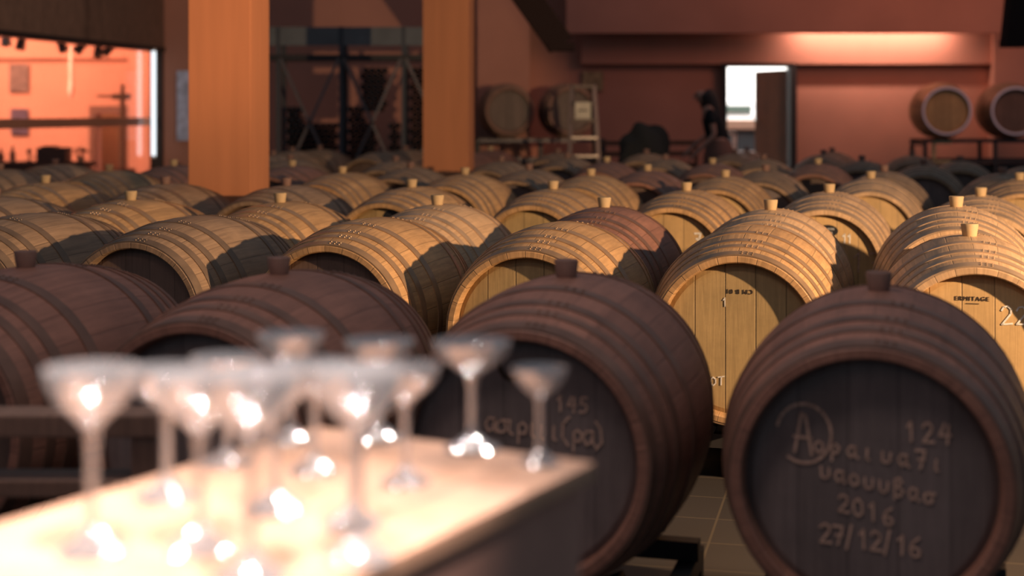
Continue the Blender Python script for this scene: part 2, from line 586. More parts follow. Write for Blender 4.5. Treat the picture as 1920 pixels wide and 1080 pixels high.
def outside():
    y = 27.0
    x0 = at(1345, 0, y).x
    t = thing('parked_van', 'white van parked outside, seen through the open door', 'van', (at(1370, 0, y).x, y, 0))
    bm = bmesh.new()
    add_box(bm, (0, 0, 1.02), (2.4, 1.6, 0.62), 0, 0.12)
    add_box(bm, (-0.35, 0, 1.40), (1.4, 1.45, 0.30), 0, 0.10)
    finish(bm, 'body', M_van, t, True)
    bm = bmesh.new()
    add_box(bm, (-0.3, -0.80, 1.37), (1.1, 0.02, 0.13))
    finish(bm, 'side_window', M_van_glass, t)
    for sx in (-0.75, 0.75):
        bm = bmesh.new()
        add_tube(bm, (sx, -0.82, 0.36), (sx, -0.60, 0.36), 0.36, 24)
        finish(bm, 'wheel', M_tyre, t, True)
    for nm, yy, zz, hh, mt_, lab in (('low_wall', 25.2, 0, 0, M_tan, 'tan low wall topped by a pale coping behind the white railing'),):
        t = thing(nm, lab, 'wall', (at(1390, 0, yy).x, yy, 0))
        zt = at(0, 224, yy).z
        zb = at(0, 243, yy).z
        bm = bmesh.new()
        add_box(bm, (0, 0, (zb) / 2), (2.2, 0.25, zb))
        finish(bm, 'base', M_grey, t)
        bm = bmesh.new()
        add_box(bm, (0, 0, (zt + zb) / 2), (2.3, 0.3, zt - zb), 0, 0.02)
        finish(bm, 'coping', M_tan, t)
    y = 22.5
    t = thing('white_railing', 'white tubular railing just outside the open door', 'railing', (at(1385, 0, y).x, y, 0))
    p = lambda u, v: at(u, v, y) - Vector((at(1385, 0, y).x, y, 0))
    bm = bmesh.new()
    add_beam(bm, p(1345, 250), p(1380, 250), 0.05, 0.05)
    add_beam(bm, p(1377, 248), p(1377, 290), 0.06, 0.05)
    add_beam(bm, p(1375, 286), p(1440, 286), 0.06, 0.05)
    finish(bm, 'rail', M_white, t)
    for u in (1371, 1436):
        bm = bmesh.new()
        q = p(u, 286)
        add_box(bm, (q.x, 0.0, q.z / 2), (0.05, 0.05, q.z))
        finish(bm, 'post', M_white, t)


outside()


# ------------------------------------------------------------------ pillars
def pillar(u0, u1, y, depth, label):
    x0, x1 = at(u0, 0, y).x, at(u1, 0, y).x
    wd = (x1 - x0)
    t = thing('pillar', label, 'pillar', (0, 0, 0))
    # local frame turned with the rows; near left corner at (x0, y)
    c = Vector((x0, y, 0)) + side * (wd / 2) + axis * (depth / 2)
    t.location = c
    t.rotation_euler = (0, 0, -RW * 0.55)
    bm = bmesh.new()
    add_box(bm, (0, 0, WT / 2), (wd * 0.99, depth, WT), 0, 0.008)
    finish(bm, 'shaft', M_pillar, t)
    return t


pillar(349, 471, 9.3, 0.40, 'bright orange square pillar rising among the barrels on the left')
pillar(790, 878, 14.2, 0.34, 'darker orange square pillar right of the bottle racks')


# ------------------------------------------------------------------ barrels
BL, BR, BE = 0.95, 0.357, 0.292
RACK = 0.186


def prof(y):
    t = abs(2 * y / BL)
    return BR - (BR - BE) * (t ** 1.9)


def barrel_proto():
    root = empty('oak_barrel', (0, 0, 0))
    bm = bmesh.new()
    pts = []
    half = BL / 2
    n = 22
    # inner end, chime, outside, chime, inner end
    pts.append((BE - 0.030, -half + 0.050))
    pts.append((BE - 0.026, -half + 0.004))
    pts.append((BE - 0.022, -half))
    pts.append((BE - 0.004, -half))
    for i in range(n + 1):
        y = -half + 0.004 + (BL - 0.008) * i / n
        pts.append((prof(y), y))
    pts.append((BE - 0.004, half))
    pts.append((BE - 0.022, half))
    pts.append((BE - 0.026, half - 0.004))
    pts.append((BE - 0.030, half - 0.050))
    add_lathe(bm, pts, 72, 'Y')
    body = finish(bm, 'staves', STAVE['golden'], root, True, (0, 0, BR))
    heads = []
    for s in (-1, 1):
        bm = bmesh.new()
        y = s * (half - 0.040)
        add_lathe(bm, [(0, y), (BE - 0.045, y), (BE - 0.028, y + s * -0.006), (BE - 0.028, y - s * 0.02), (0, y - s * 0.02)], 48, 'Y')
        heads.append(finish(bm, 'head', HEAD['golden'], root, False, (0, 0, BR)))
    hoops = []
    for s in (-1, 1):
        for k, (a, b) in enumerate(((0.002, 0.040), (0.085, 0.115), (0.155, 0.190), (0.285, 0.325))):
            bm = bmesh.new()
            y0, y1 = half - a, half - b
            m = (y0 + y1) / 2
            pr = [(prof(y0) - 0.004, s * y0), (prof(y0) + 0.0035, s * y0), (prof(m) + 0.0045, s * m), (prof(y1) + 0.0035, s * y1), (prof(y1) - 0.004, s * y1)]
            add_lathe(bm, pr, 64, 'Y')
            # overlapped end of the strap and its rivets, near the top
            for aa in (0.05, 0.11, 0.17):
                for yy in (m - 0.008, m + 0.008):
                    r = prof(yy) + 0.004
                    mt_ = Matrix.Translation((r * math.sin(aa + k * 0.02), s * yy, r * math.cos(aa + k * 0.02)))
                    bmesh.ops.create_icosphere(bm, subdivisions=1, radius=0.0042, matrix=mt_)
            hoops.append(finish(bm, 'hoop', HOOP['golden'], root, True, (0, 0, BR)))
    bm = bmesh.new()
    add_lathe(bm, [(0, -0.01), (0.022, -0.01), (0.026, 0.006), (0.031, 0.042), (0.029, 0.046), (0, 0.046)], 20, 'Z')
    bung = finish(bm, 'bung', M_bung, root, True, (0, 0, 2 * BR - 0.002))
    return root


proto = barrel_proto()
index_kids(proto)
PALETTE = {}
for key in STAVE:               # one set of meshes per wood tone
    ms = {}
    for ch in KIDS[proto.name]:
        me = ch.data if key == 'golden' else ch.data.copy()
        n = ch.name.split('.')[0]
        me.materials.clear()
        me.materials.append({'staves': STAVE[key], 'head': HEAD[key], 'hoop': HOOP[key], 'bung': M_bung_dark if key == 'brown' else M_bung}[n])
        ms[ch.name] = me
    PALETTE[key] = ms
HEADMESH = {}
for key in HEAD:
    HEADMESH[key] = [PALETTE[key][c.name] for c in KIDS[proto.name] if c.name.startswith('head')]
first_used = [False]
TONE = {'pale': 'pale new', 'golden': 'golden', 'brown': 'dark brown', 'russet': 'reddish brown'}


def bung_pos(u, D):
    k = (u - 960) / F
    # (D sin + s cos) = k (D cos - s sin)
    s = D * (k * math.cos(RW) - math.sin(RW)) / (math.cos(RW) + k * math.sin(RW))
    return axis * D + side * s


def barrel(u, D, tone, label, group=None, bung=True, head=None, dz=0.0, xy=None, yaw=None, lift=RACK):
    p = xy if xy is not None else bung_pos(u, D)
    if first_used[0]:
        r = proto.copy()
        sc.collection.objects.link(r)
    else:
        r = proto
        first_used[0] = True
    r.location = (p.x, p.y, lift + dz)
    r.rotation_euler = (0, 0, -AX + random.uniform(-0.02, 0.02) if yaw is None else yaw)
    kids = []
    roll = random.uniform(-0.05, 0.05)
    for ch in KIDS[proto.name]:
        n = ch.name.split('.')[0]
        if n == 'bung' and not bung:
            if r is proto:
                ch.hide_render = False
            else:
                continue
        c = ch if r is proto else ch.copy()
        if c is not ch:
            sc.collection.objects.link(c)
            c.parent = r
        c.data = PALETTE[tone][ch.name]
        if n == 'head' and head:
            c.data = PALETTE[head][ch.name]
        if n == 'bung' and 0 < D < 4:
            c.data = PALETTE['brown'][ch.name]
        kids.append(c)
    r['label'] = label
    r['category'] = 'barrel'
    if group:
        r['group'] = group
    elif 'group' in r:
        del r['group']
    return r


ORD = ['first', 'second', 'third', 'fourth', 'fifth', 'sixth', 'seventh', 'eighth', 'ninth', 'tenth', 'eleventh', 'twelfth', 'thirteenth', 'fourteenth', 'fifteenth']
ROWG = 'oak barrels lying in rows across the cellar'
ROWS = [
    # D, [(u, tone, head, bung, dz, label or None)] from right to left
    (3.64, [(1648, 'russet', 'russet', 1, 0, 'dark front barrel with big chalk handwriting and number 124'),  # russet wood here puts the front row's shade into its colour
            (1062, 'russet', 'russet', 1, 0.012, 'dark front barrel chalked 145, behind the wine glasses'),
            (523, 'russet', 'russet', 1, 0, 'reddish front barrel with dull bung, left of the one chalked 145'),
            (48, 'russet', 'brown', 1, 0, 'reddish front barrel cut off by the left edge of the photo')]),
    (5.55, [(2230, 'golden', 'golden', 1, 0, None),
            (1818, 'pale', 'pale', 1, -0.02, 'pale new barrel printed ERMITAGE and chalked 22'),
            (1407, 'golden', 'golden', 0, 0, 'golden barrel with small CM B 01 stamp and chalked OT'),
            (1045, 'golden', 'golden', 0, 0, 'golden barrel right behind the one chalked 145'),
            (693, 'golden', 'brown', 0, 0.004, 'golden lit barrel with black shaded head, behind the reddish left barrels'),
            (360, 'brown', 'brown', 0, 0, 'weathered brown barrel with black shaded head, left of the lit golden one'),
            (52, 'brown', 'brown', 0, 0, 'weathered brown barrel at the left edge, second row back')]),
    (6.52, [(2150, 'golden', 'golden', 1, 0, None),
            (1793, 'pale', 'pale', 1, 0.025, 'pale reddish barrel end to end behind the ERMITAGE barrel'),
            (1445, 'pale', 'golden', 1, 0.0, 'barrel with pale bung end to end behind the stamped CM B 01 barrel'),
            (1133, 'russet', 'brown', 1, 0, 'glossy reddish barrel with yellowish bung, third row, middle of photo'),
            (820, 'pale', 'brown', 1, 0, 'smooth golden barrel with flat pale bung left of the yellowish-bung barrel'),
            (525, 'golden', 'brown', 1, 0, 'golden barrel with pale bung below the bright orange pillar'),
            (245, 'golden', 'brown', 1, 0, 'golden barrel with tan bung, lower left of the bright orange pillar'),
            (-10, 'brown', 'brown', 1, 0, None)]),
    (8.0, [(2165, 'golden', 'pale', 1, 0, None),
           (1839, 'pale', 'pale', 1, -0.01, None),
           (1555, 'pale', 'pale', 1, 0, 'pale barrel head with black oval label, chalked 11 and 17'),
           (1287, 'golden', 'pale', 1, 0, 'golden barrel whose pale head is chalked 7'),
           (1037, 'golden', 'golden', 1, 0, None),
           (772, 'golden', 'golden', 1, 0, 'golden barrel with a round black disc on its head'),
           (537, 'brown', 'brown', 1, 0, None),
           (310, 'brown', 'brown', 1, 0, None),
           (85, 'golden', 'brown', 1, 0, None),
           (-125, 'brown', 'brown', 1, 0, None)]),
    (9.75, [(2190, 'golden', 'pale', 1, 0, None), (1912, 'golden', 'pale', 1, 0, None), (1633, 'pale', 'pale', 1, 0.0, None), (1360, 'golden', 'pale', 1, 0, None), (1108, 'golden', 'golden', 1, 0, None),
           (872, 'golden', 'golden', 1, 0, None), (642, 'golden', 'golden', 1, 0, None), (205, 'golden', 'brown', 1, 0, None), (0, 'brown', 'brown', 1, 0, None)]),
]
us = lambda a, b, st: [a - i * st for i in range(int((a - b) / st) + 1)]
for D, a, b, st in ((10.75, 1880, -60, 222), (12.3, 1930, 10, 198), (13.3, 1800, 60, 184), (14.9, 1710, 60, 166), (15.9, 1560, 300, 160)):
    lst = []
    for u in us(a, b, st):
        q = bung_pos(u, D)
        if abs(q.x - (-0.65)) < 0.75 and abs(q.y - 14.4) < 1.0:
            continue
        if abs(q.x - (-1.85)) < 0.62 and abs(q.y - 9.5) < 0.95:
            continue
        if (q.y > 15.5 and 0.4 < q.x < 2.0) or q.x < -4.45 or (q.x < -2.9 and q.y > 12.0):
            continue
        lst.append((u, random.choice(['brown', 'brown', 'russet']), random.choice(['brown', 'russet', 'brown']), 1, random.uniform(-0.006, 0.006), None))  # darker woods stand in for light falling off over the rear rows
    ROWS.append((D, lst))
B = {}
for ri, (D, lst) in enumerate(ROWS):
    for ci, (u, tone, head, bung, dz_, lab) in enumerate(lst):
        if lab is None:
            lab = '%s oak barrel in the %s row from the camera, %s from the right' % (TONE[tone], ORD[ri], ORD[ci])
        B[(ri, ci)] = barrel(u, D, tone, lab, ROWG, bool(bung), head, dz_)


# --- racks that carry the barrels (one steel cradle under each barrel)
def make_rack():
    root = empty('barrel_cradle', (0, 0, 0))
    for y in (-0.27, 0.27):
        bm = bmesh.new()
        add_box(bm, (0, y, 0.155), (0.60, 0.05, 0.05))
        finish(bm, 'cross_bar', M_rack, root)
    for x in (-0.27, 0.27):
        bm = bmesh.new()
        add_box(bm, (x, 0, 0.105), (0.05, 0.80, 0.05))
        for y in (-0.37, 0.37):
            add_box(bm, (x, y, 0.04), (0.05, 0.05, 0.08))
        finish(bm, 'side_rail', M_rack, root)
    rr = prof(0.27)
    for x in (-1, 1):
        for y in (-0.27, 0.27):
            bm = bmesh.new()
            a = 0.42
            rc = prof(0.245) + 0.0325
            px, pz = x * rc * math.sin(a), RACK + BR - rc * math.cos(a)
            m = Matrix.Translation((px, y, pz)) @ Matrix.Rotation(-x * a, 4, 'Y')
            add_box(bm, (0, 0, 0), (0.11, 0.05, 0.05), mtx=m)
            finish(bm, 'wedge', M_rack, root)
    return root


rk = make_rack()
index_kids(rk)
used = False
for (ri, ci), b in list(B.items()):
    if not used:
        r = rk
        used = True
    else:
        r = copy_tree(rk)
    r.location = (b.location.x, b.location.y, b.location.z - RACK)
    r.rotation_euler = b.rotation_euler
    r['label'] = 'dark steel cradle under the barrel %s from the right in row %s' % (ORD[ci], ORD[ri])
    r['category'] = 'barrel cradle'
    r['group'] = 'steel cradles under the barrels'

# ------------------------------------------------------------------ writing on the heads
G = {
    '0': [[(0.3, 1), (0.05, 0.75), (0.05, 0.25), (0.3, 0), (0.55, 0.25), (0.55, 0.75), (0.3, 1)]],
    '1': [[(0.12, 0.75), (0.32, 1), (0.32, 0)]],
    'I': [[(0.12, 0.75), (0.32, 1), (0.32, 0)], [(0.1, 0), (0.55, 0)]],
    '2': [[(0.05, 0.78), (0.15, 0.95), (0.35, 1), (0.52, 0.85), (0.5, 0.6), (0.05, 0.02), (0.6, 0.04)]],
    '4': [[(0.3, 1), (0.05, 0.4), (0.6, 0.45)], [(0.48, 0.95), (0.42, 0)]],
    '5': [[(0.55, 1), (0.15, 0.97), (0.12, 0.58), (0.4, 0.6), (0.55, 0.35), (0.4, 0.05), (0.05, 0.05)]],
    '6': [[(0.5, 1), (0.2, 0.75), (0.05, 0.35), (0.2, 0), (0.5, 0.05), (0.55, 0.35), (0.3, 0.5), (0.08, 0.35)]],
    '7': [[(0.05, 0.95), (0.55, 1), (0.3, 0)], [(0.2, 0.5), (0.52, 0.52)]],
    '/': [[(0.1, -0.15), (0.35, 1.15)]],
    'A': [[(0.05, 0), (0.22, 1.0), (0.32, 0.95), (0.5, -0.05)], [(0.05, 0.42), (0.5, 0.38)]],
    'o': [[(0.3, 0.6), (0.08, 0.45), (0.08, 0.15), (0.3, 0), (0.52, 0.15), (0.5, 0.48), (0.3, 0.6)]],
    's': [[(0.65, 0.6), (0.3, 0.58), (0.08, 0.4), (0.1, 0.12), (0.3, 0), (0.5, 0.15), (0.48, 0.42), (0.35, 0.58)]],
    'k': [[(0.1, 0.65), (0.12, 0)], [(0.5, 0.62), (0.14, 0.32), (0.52, 0)]],
    'a': [[(0.5, 0.6), (0.2, 0.6), (0.05, 0.3), (0.2, 0), (0.42, 0.15), (0.5, 0.6), (0.48, 0.1), (0.62, 0)]],
    'r': [[(0.1, -0.35), (0.12, 0.45), (0.3, 0.62), (0.5, 0.45), (0.4, 0.1), (0.12, 0.12)]],
    'i': [[(0.2, 0.6), (0.18, 0.1), (0.3, 0)]],
    'u': [[(0.1, 0.6), (0.1, 0.1), (0.3, 0), (0.5, 0.15), (0.52, 0.6)]],
    'm': [[(0.08, -0.2), (0.1, 0.6), (0.12, 0.1), (0.35, 0.02), (0.5, 0.6), (0.52, 0.05), (0.65, 0)]],
    'M': [[(0.02, 0), (0.08, 0.9), (0.3, 0.3), (0.55, 0.95), (0.62, 0)]],
    'b': [[(0.1, -0.2), (0.12, 0.85), (0.35, 1), (0.48, 0.78), (0.2, 0.55), (0.55, 0.35), (0.4, 0.02), (0.12, 0.05)]],
    't': [[(0.05, 0.6), (0.55, 0.62)], [(0.3, 0.6), (0.28, 0.08), (0.42, 0)]],
    'O': [[(0.3, 0.95), (0.05, 0.7), (0.05, 0.25), (0.3, 0), (0.6, 0.25), (0.6, 0.7), (0.3, 0.95)]],
    'T': [[(0.0, 0.92), (0.7, 0.98)], [(0.35, 0.95), (0.34, 0)]],
    'c': [[(0.5, 0.5), (0.3, 0.6), (0.08, 0.35), (0.2, 0.03), (0.52, 0.05)]],
    '(': [[(0.4, 1.1), (0.15, 0.8), (0.1, 0.2), (0.35, -0.15)]],
    ')': [[(0.1, 1.1), (0.35, 0.8), (0.4, 0.2), (0.15, -0.15)]],
    ' ': [],
}


def ribbon(bm, pts, wd, y, th=0.0015):
    for (a, b) in zip(pts, pts[1:]):
        a, b = Vector((a[0], 0, a[1])), Vector((b[0], 0, b[1]))
        d = (b - a)
        if d.length < 1e-5:
            continue
        q = math.atan2(d.z, d.x)
        m = Matrix.Translation(((a.x + b.x) / 2, y, (a.z + b.z) / 2)) @ Matrix.Rotation(-q, 4, 'Y')
        add_box(bm, (0, 0, 0), (d.length + wd * 0.7, th, wd), mtx=m)


def chalk(b, text, x, z, h, material, slope=0.0, wd=0.004, circles=(), gap=0.78, curve=0.0, name='chalk_writing'):
    """chalk strokes lying on the front head of barrel b, in metres from the head centre"""
    y = -(BL / 2 - 0.040) - 0.0016
    bm = bmesh.new()
    cx_ = 0.0
    rnd = random.Random(len(text) + int(abs(x) * 1000))
    for ch in text:
        for st in G.get(ch, []):
            pts = []
            for (gx, gz) in st:
                px = x + (cx_ + gx + rnd.uniform(-0.02, 0.02)) * h
                pz = z + (gz + rnd.uniform(-0.02, 0.02)) * h + slope * (px - x) + curve * (px - x) ** 2
                pts.append((px, pz))
            ribbon(bm, pts, wd, y)
        cx_ += gap
    for (ccx, ccz, cr, a0, a1) in circles:
        pts = [(ccx + cr * math.cos(a0 + (a1 - a0) * i / 18), ccz + cr * 1.1 * math.sin(a0 + (a1 - a0) * i / 18)) for i in range(19)]
        ribbon(bm, pts, wd, y)
    o = finish(bm, name, material, b, False, (0, 0, BR))
    return o


def print_text(b, text, x, z, size, material, rot=0.0, y=None, parent=None, name='printed_text', spacing=1.0):
    cu = bpy.data.curves.new('text_curve', 'FONT')
    cu.body = text
    cu.size = size
    cu.align_x = 'CENTER'
    cu.align_y = 'CENTER'
    cu.extrude = 0.0008
    cu.space_character = spacing
    to = bpy.data.objects.new('text_tmp', cu)
    sc.collection.objects.link(to)
    dg = bpy.context.evaluated_depsgraph_get()
    me = bpy.data.meshes.new_from_object(to.evaluated_get(dg))
    bpy.data.objects.remove(to)
    me.materials.clear()
    me.materials.append(material)
    o = bpy.data.objects.new(name, me)
    sc.collection.objects.link(o)
    o.parent = parent or b
    yy = -(BL / 2 - 0.040) - 0.0014 if y is None else y
    o.location = (x, yy, BR + z) if parent is None else (x, yy, z)
    o.rotation_euler = (PI / 2, rot, 0)
    return o


b124, b145 = B[(0, 0)], B[(0, 1)]
chalk(b124, '124', 0.072, 0.092, 0.040, M_chalk_dim, 0.0, 0.005, gap=0.85, name='chalk_number')
chalk(b124, 'A', -0.162, 0.055, 0.082, M_chalk_dim, 0, 0.006, circles=[(-0.138, 0.095, 0.058, -2.2, 2.9)], gap=0.7, name='chalk_initial')
chalk(b124, 'oraiua7i', -0.118, 0.058, 0.038, M_chalk_dim, -0.10, 0.005, gap=0.92)
chalk(b124, 'uaouubas', -0.105, 0.004, 0.038, M_chalk_dim, -0.18, 0.005, gap=0.80)
chalk(b124, '2016', -0.066, -0.065, 0.036, M_chalk_dim, -0.22, 0.005, gap=0.85, name='chalk_year')
chalk(b124, '27/12/16', -0.105, -0.135, 0.040, M_chalk_dim, -0.08, 0.005, gap=0.66, name='chalk_date')
chalk(b145, '145', 0.075, 0.108, 0.034, M_chalk_dim, -0.02, 0.0045, name='chalk_number')
chalk(b145, 'asiriii(ra)', -0.09, 0.055, 0.050, M_chalk_dim, -0.08, 0.0045, gap=0.5)
chalk(b145, '', 0, 0, 0.05, M_ink, 0, 0.010, circles=[(-0.025, 0.207, 0.030, 1.9, 5.9)], name='stamped_arc')
print_text(B[(1, 1)], 'ERMITAGE', -0.012, 0.182, 0.020, M_ink, spacing=1.25)
bm = bmesh.new()
ribbon(bm, [(-0.030, 0.166), (0.010, 0.166)], 0.002, -(BL / 2 - 0.040) - 0.0014)
finish(bm, 'printed_underline', M_ink, B[(1, 1)], False, (0, 0, BR))
chalk(B[(1, 1)], '22', 0.080, 0.100, 0.060, M_chalk, 0.02, 0.0055, name='chalk_number')
print_text(B[(1, 2)], 'CM B 01', 0.005, 0.165, 0.022, M_ink, rot=PI, spacing=1.2)
chalk(B[(1, 2)], 'O', -0.095, -0.165, 0.030, M_chalk, 0.1, 0.004, name='chalk_letter')
chalk(B[(1, 2)], 'T', -0.069, -0.162, 0.030, M_chalk, 0.1, 0.004, name='chalk_letter')
chalk(B[(1, 2)], '1', -0.055, 0.11, 0.03, M_chalk, 0.1, 0.003, name='chalk_tick')
chalk(B[(3, 3)], '7', 0.115, 0.10, 0.062, M_chalk, 0, 0.009, name='chalk_number')
chalk(B[(3, 2)], '11', 0.085, 0.125, 0.045, M_chalk, 0, 0.007, gap=0.55, name='chalk_number')
chalk(B[(3, 2)], '17', 0.135, -0.02, 0.10, M_chalk_dim, 0, 0.006, name='faint_chalk_number')
bm = bmesh.new()
yf = -(BL / 2 - 0.040)
add_lathe(bm, [(0, yf - 0.002), (0.052, yf - 0.002), (0.052, yf), (0, yf)], 32, 'Y', Matrix.Translation((0.015, 0, 0.185)) @ Matrix.Diagonal((1, 1, 0.58, 1)))
lb = finish(bm, 'oval_label', M_label_black, B[(3, 2)], False, (0, 0, BR))
lb['label'] = 'black oval label with white lettering'
print_text(B[(3, 2)], 'FRANCOIS', 0.015, 0.194, 0.014, M_white, y=yf - 0.0035, parent=lb, name='lettering')
print_text(B[(3, 2)], 'FRERES', 0.013, 0.173, 0.017, M_white, y=yf - 0.0035, parent=lb, name='lettering')
bm = bmesh.new()
add_lathe(bm, [(0, yf - 0.002), (0.050, yf - 0.002), (0.050, yf), (0, yf)], 32, 'Y', Matrix.Translation((0.045, 0, 0.205)))
lb = finish(bm, 'round_label', M_label_black, B[(3, 5)], False, (0, 0, BR))
lb['label'] = 'round black disc'


# ------------------------------------------------------------------ barrels on tall racks by the far wall
def wall_rack(x0, x1, y, label, yellow):
    t = thing('wall_rack', label, 'rack', ((x0 + x1) / 2, y, 0))
    hw = (x1 - x0) / 2
    zt = 0.98
    for yy in (-0.3, 0.3):
        bm = bmesh.new()
        add_box(bm, (0, yy, zt - 0.02), (2 * hw, 0.04, 0.04))
        finish(bm, 'top_rail', M_rack_light if not yellow else M_rack, t)
        bm = bmesh.new()
        add_box(bm, (0, yy, zt - 0.27), (2 * hw, 0.04, 0.04))
        finish(bm, 'lower_rail', M_rack_light if not yellow else M_rack, t)
    for xx in (-hw, 0, hw):
        for yy in (-0.3, 0.3):
            bm = bmesh.new()
            add_box(bm, (xx, yy, zt / 2), (0.045, 0.045, zt))
            finish(bm, 'post', M_rack, t)
    for xx in (-hw, hw):
        bm = bmesh.new()
        add_box(bm, (xx, 0, zt - 0.06), (0.04, 0.6, 0.04))
        add_box(bm, (xx, 0, 0.25), (0.04, 0.6, 0.04))
        finish(bm, 'end_bar', M_rack, t)
    bm = bmesh.new()
    add_box(bm, (0, 0, 0.4), (2 * hw - 0.1, 0.5, 0.55))
    finish(bm, 'stored_case', M_frame, t)
    if yellow:
        bm = bmesh.new()
        xx = -hw + 0.10
        add_box(bm, (xx, -0.33, zt - 0.155), (0.04, 0.03, 0.26))
        add_box(bm, (xx + 0.11, -0.33, zt - 0.035), (0.22, 0.03, 0.035))
        add_box(bm, (xx + 0.11, -0.33, zt - 0.275), (0.22, 0.03, 0.035))
        o = finish(bm, 'bracket', mat('worn_yellow', (0.50, 0.42, 0.22), 0.6, 0, 0.4, (30, 30, 30)), t)
        o['label'] = 'worn pale yellow bracket'
    return t


wall_rack(at(896, 0, 18.9).x, at(1130, 0, 18.9).x, 18.9, 'steel rack carrying two dark barrels behind the step ladder', False)
wall_rack(at(1722, 0, 18.6).x, at(1980, 0, 18.6).x, 18.6, 'black rack with pale yellow bracket carrying barrels by the right wall', True)
rackb = [
    (948, 18.9, 'russet', 'brown', 'dark barrel on the far rack right of the darker pillar'),
    (1062, 18.9, 'russet', 'brown', 'dark barrel on the far rack behind the step ladder'),
    (1762, 18.6, 'golden', 'golden', 'white-rimmed barrel on the right rack under the bright wall light'),
    (1888, 18.6, 'brown', 'brown', 'white-rimmed dark barrel on the right rack, cut by the photo edge'),
]
M_rim = mat('white_rim_paint', (0.70, 0.72, 0.85), 0.6)
for u, y, tone, hd, lab in rackb:
    b = barrel(0, 0, tone, lab, None, False, hd, xy=Vector((at(u, 0, y).x, y, 0)), yaw=(0.10 if u < 1200 else -0.10), lift=0.98)
    if u > 1500:
        bm = bmesh.new()
        y0 = -(BL / 2) - 0.001
        add_lathe(bm, [(BE - 0.020, y0 + 0.012), (BE - 0.020, y0 - 0.004), (BE + 0.006, y0 - 0.004), (BE + 0.006, y0 + 0.012)], 48, 'Y')
        o = finish(bm, 'painted_rim', M_rim, b, True, (0, 0, BR))
        o['label'] = 'white painted rim'
    else:
        pass


# ------------------------------------------------------------------ step ladder + notices
def ladder():
    y = 16.9
    cxu = 1095
    t = thing('step_ladder', 'aluminium step ladder standing in front of the far rack barrels', 'ladder', (at(cxu, 0, y).x, y, 0))
    o = t.location
    P = lambda u, v, yy=y: at(u, v, yy) - Vector((o.x, o.y, 0))
    for (ut, ub) in ((1073, 1062), (1113, 1128)):
        bm = bmesh.new()
        a = P(ut, 160)
        b = Vector((P(ub, 400).x, -0.3, 0.0))
        add_beam(bm, a, b, 0.05, 0.03)
        finish(bm, 'rail', mat('dull_rail', (0.28, 0.20, 0.17), 0.5, 0.5), t)
    for (ut, ub) in ((1076, 1068), (1110, 1122)):
        bm = bmesh.new()
        a = P(ut, 160)
        b = Vector((P(ub, 400).x, 0.62, 0.0))
        add_beam(bm, a + Vector((0, 0.04, 0)), b, 0.03, 0.02)
        finish(bm, 'rear_leg', M_rack, t)
    zt = P(0, 160).z
    for v in (162, 194, 226, 258, 292, 330, 368):
        z = P(0, v).z
        k = (zt - z) / zt
        xl = (P(1073, 0).x) * (1 - k) + P(1062, 0).x * k
        xr = (P(1113, 0).x) * (1 - k) + P(1128, 0).x * k
        bm = bmesh.new()
        add_box(bm, ((xl + xr) / 2, -0.3 * k, z), (xr - xl, 0.09, 0.035), 0, 0.006)
        finish(bm, 'step', M_alu if v in (258, 292) else M_step, t)  # brighter metal stands in for the glints on two steps


ladder()
y = 16.75
o = thing('paper_notice', 'cream paper notice hanging on the step ladder', 'notice', at(1093, 222, y))
bm = bmesh.new()
add_box(bm, (0, 0, 0.09), (0.18, 0.008, 0.19))
finish(bm, 'sheet', M_paper, o)
bm = bmesh.new()
add_box(bm, (-0.0, -0.006, 0.09), (0.12, 0.004, 0.014))
finish(bm, 'printed_line', M_ink, o)
bm = bmesh.new()
c = at(1112, 152, 19.95)
add_box(bm, (c.x, 19.975, c.z), (0.28, 0.04, 0.26))
tag(finish(bm, 'wall_notice', mat('yellowed_notice', (0.42, 0.30, 0.16), 0.8, 0, 0.6, (16, 16, 16))), 'yellowed notice on the far wall above the step ladder', 'notice')


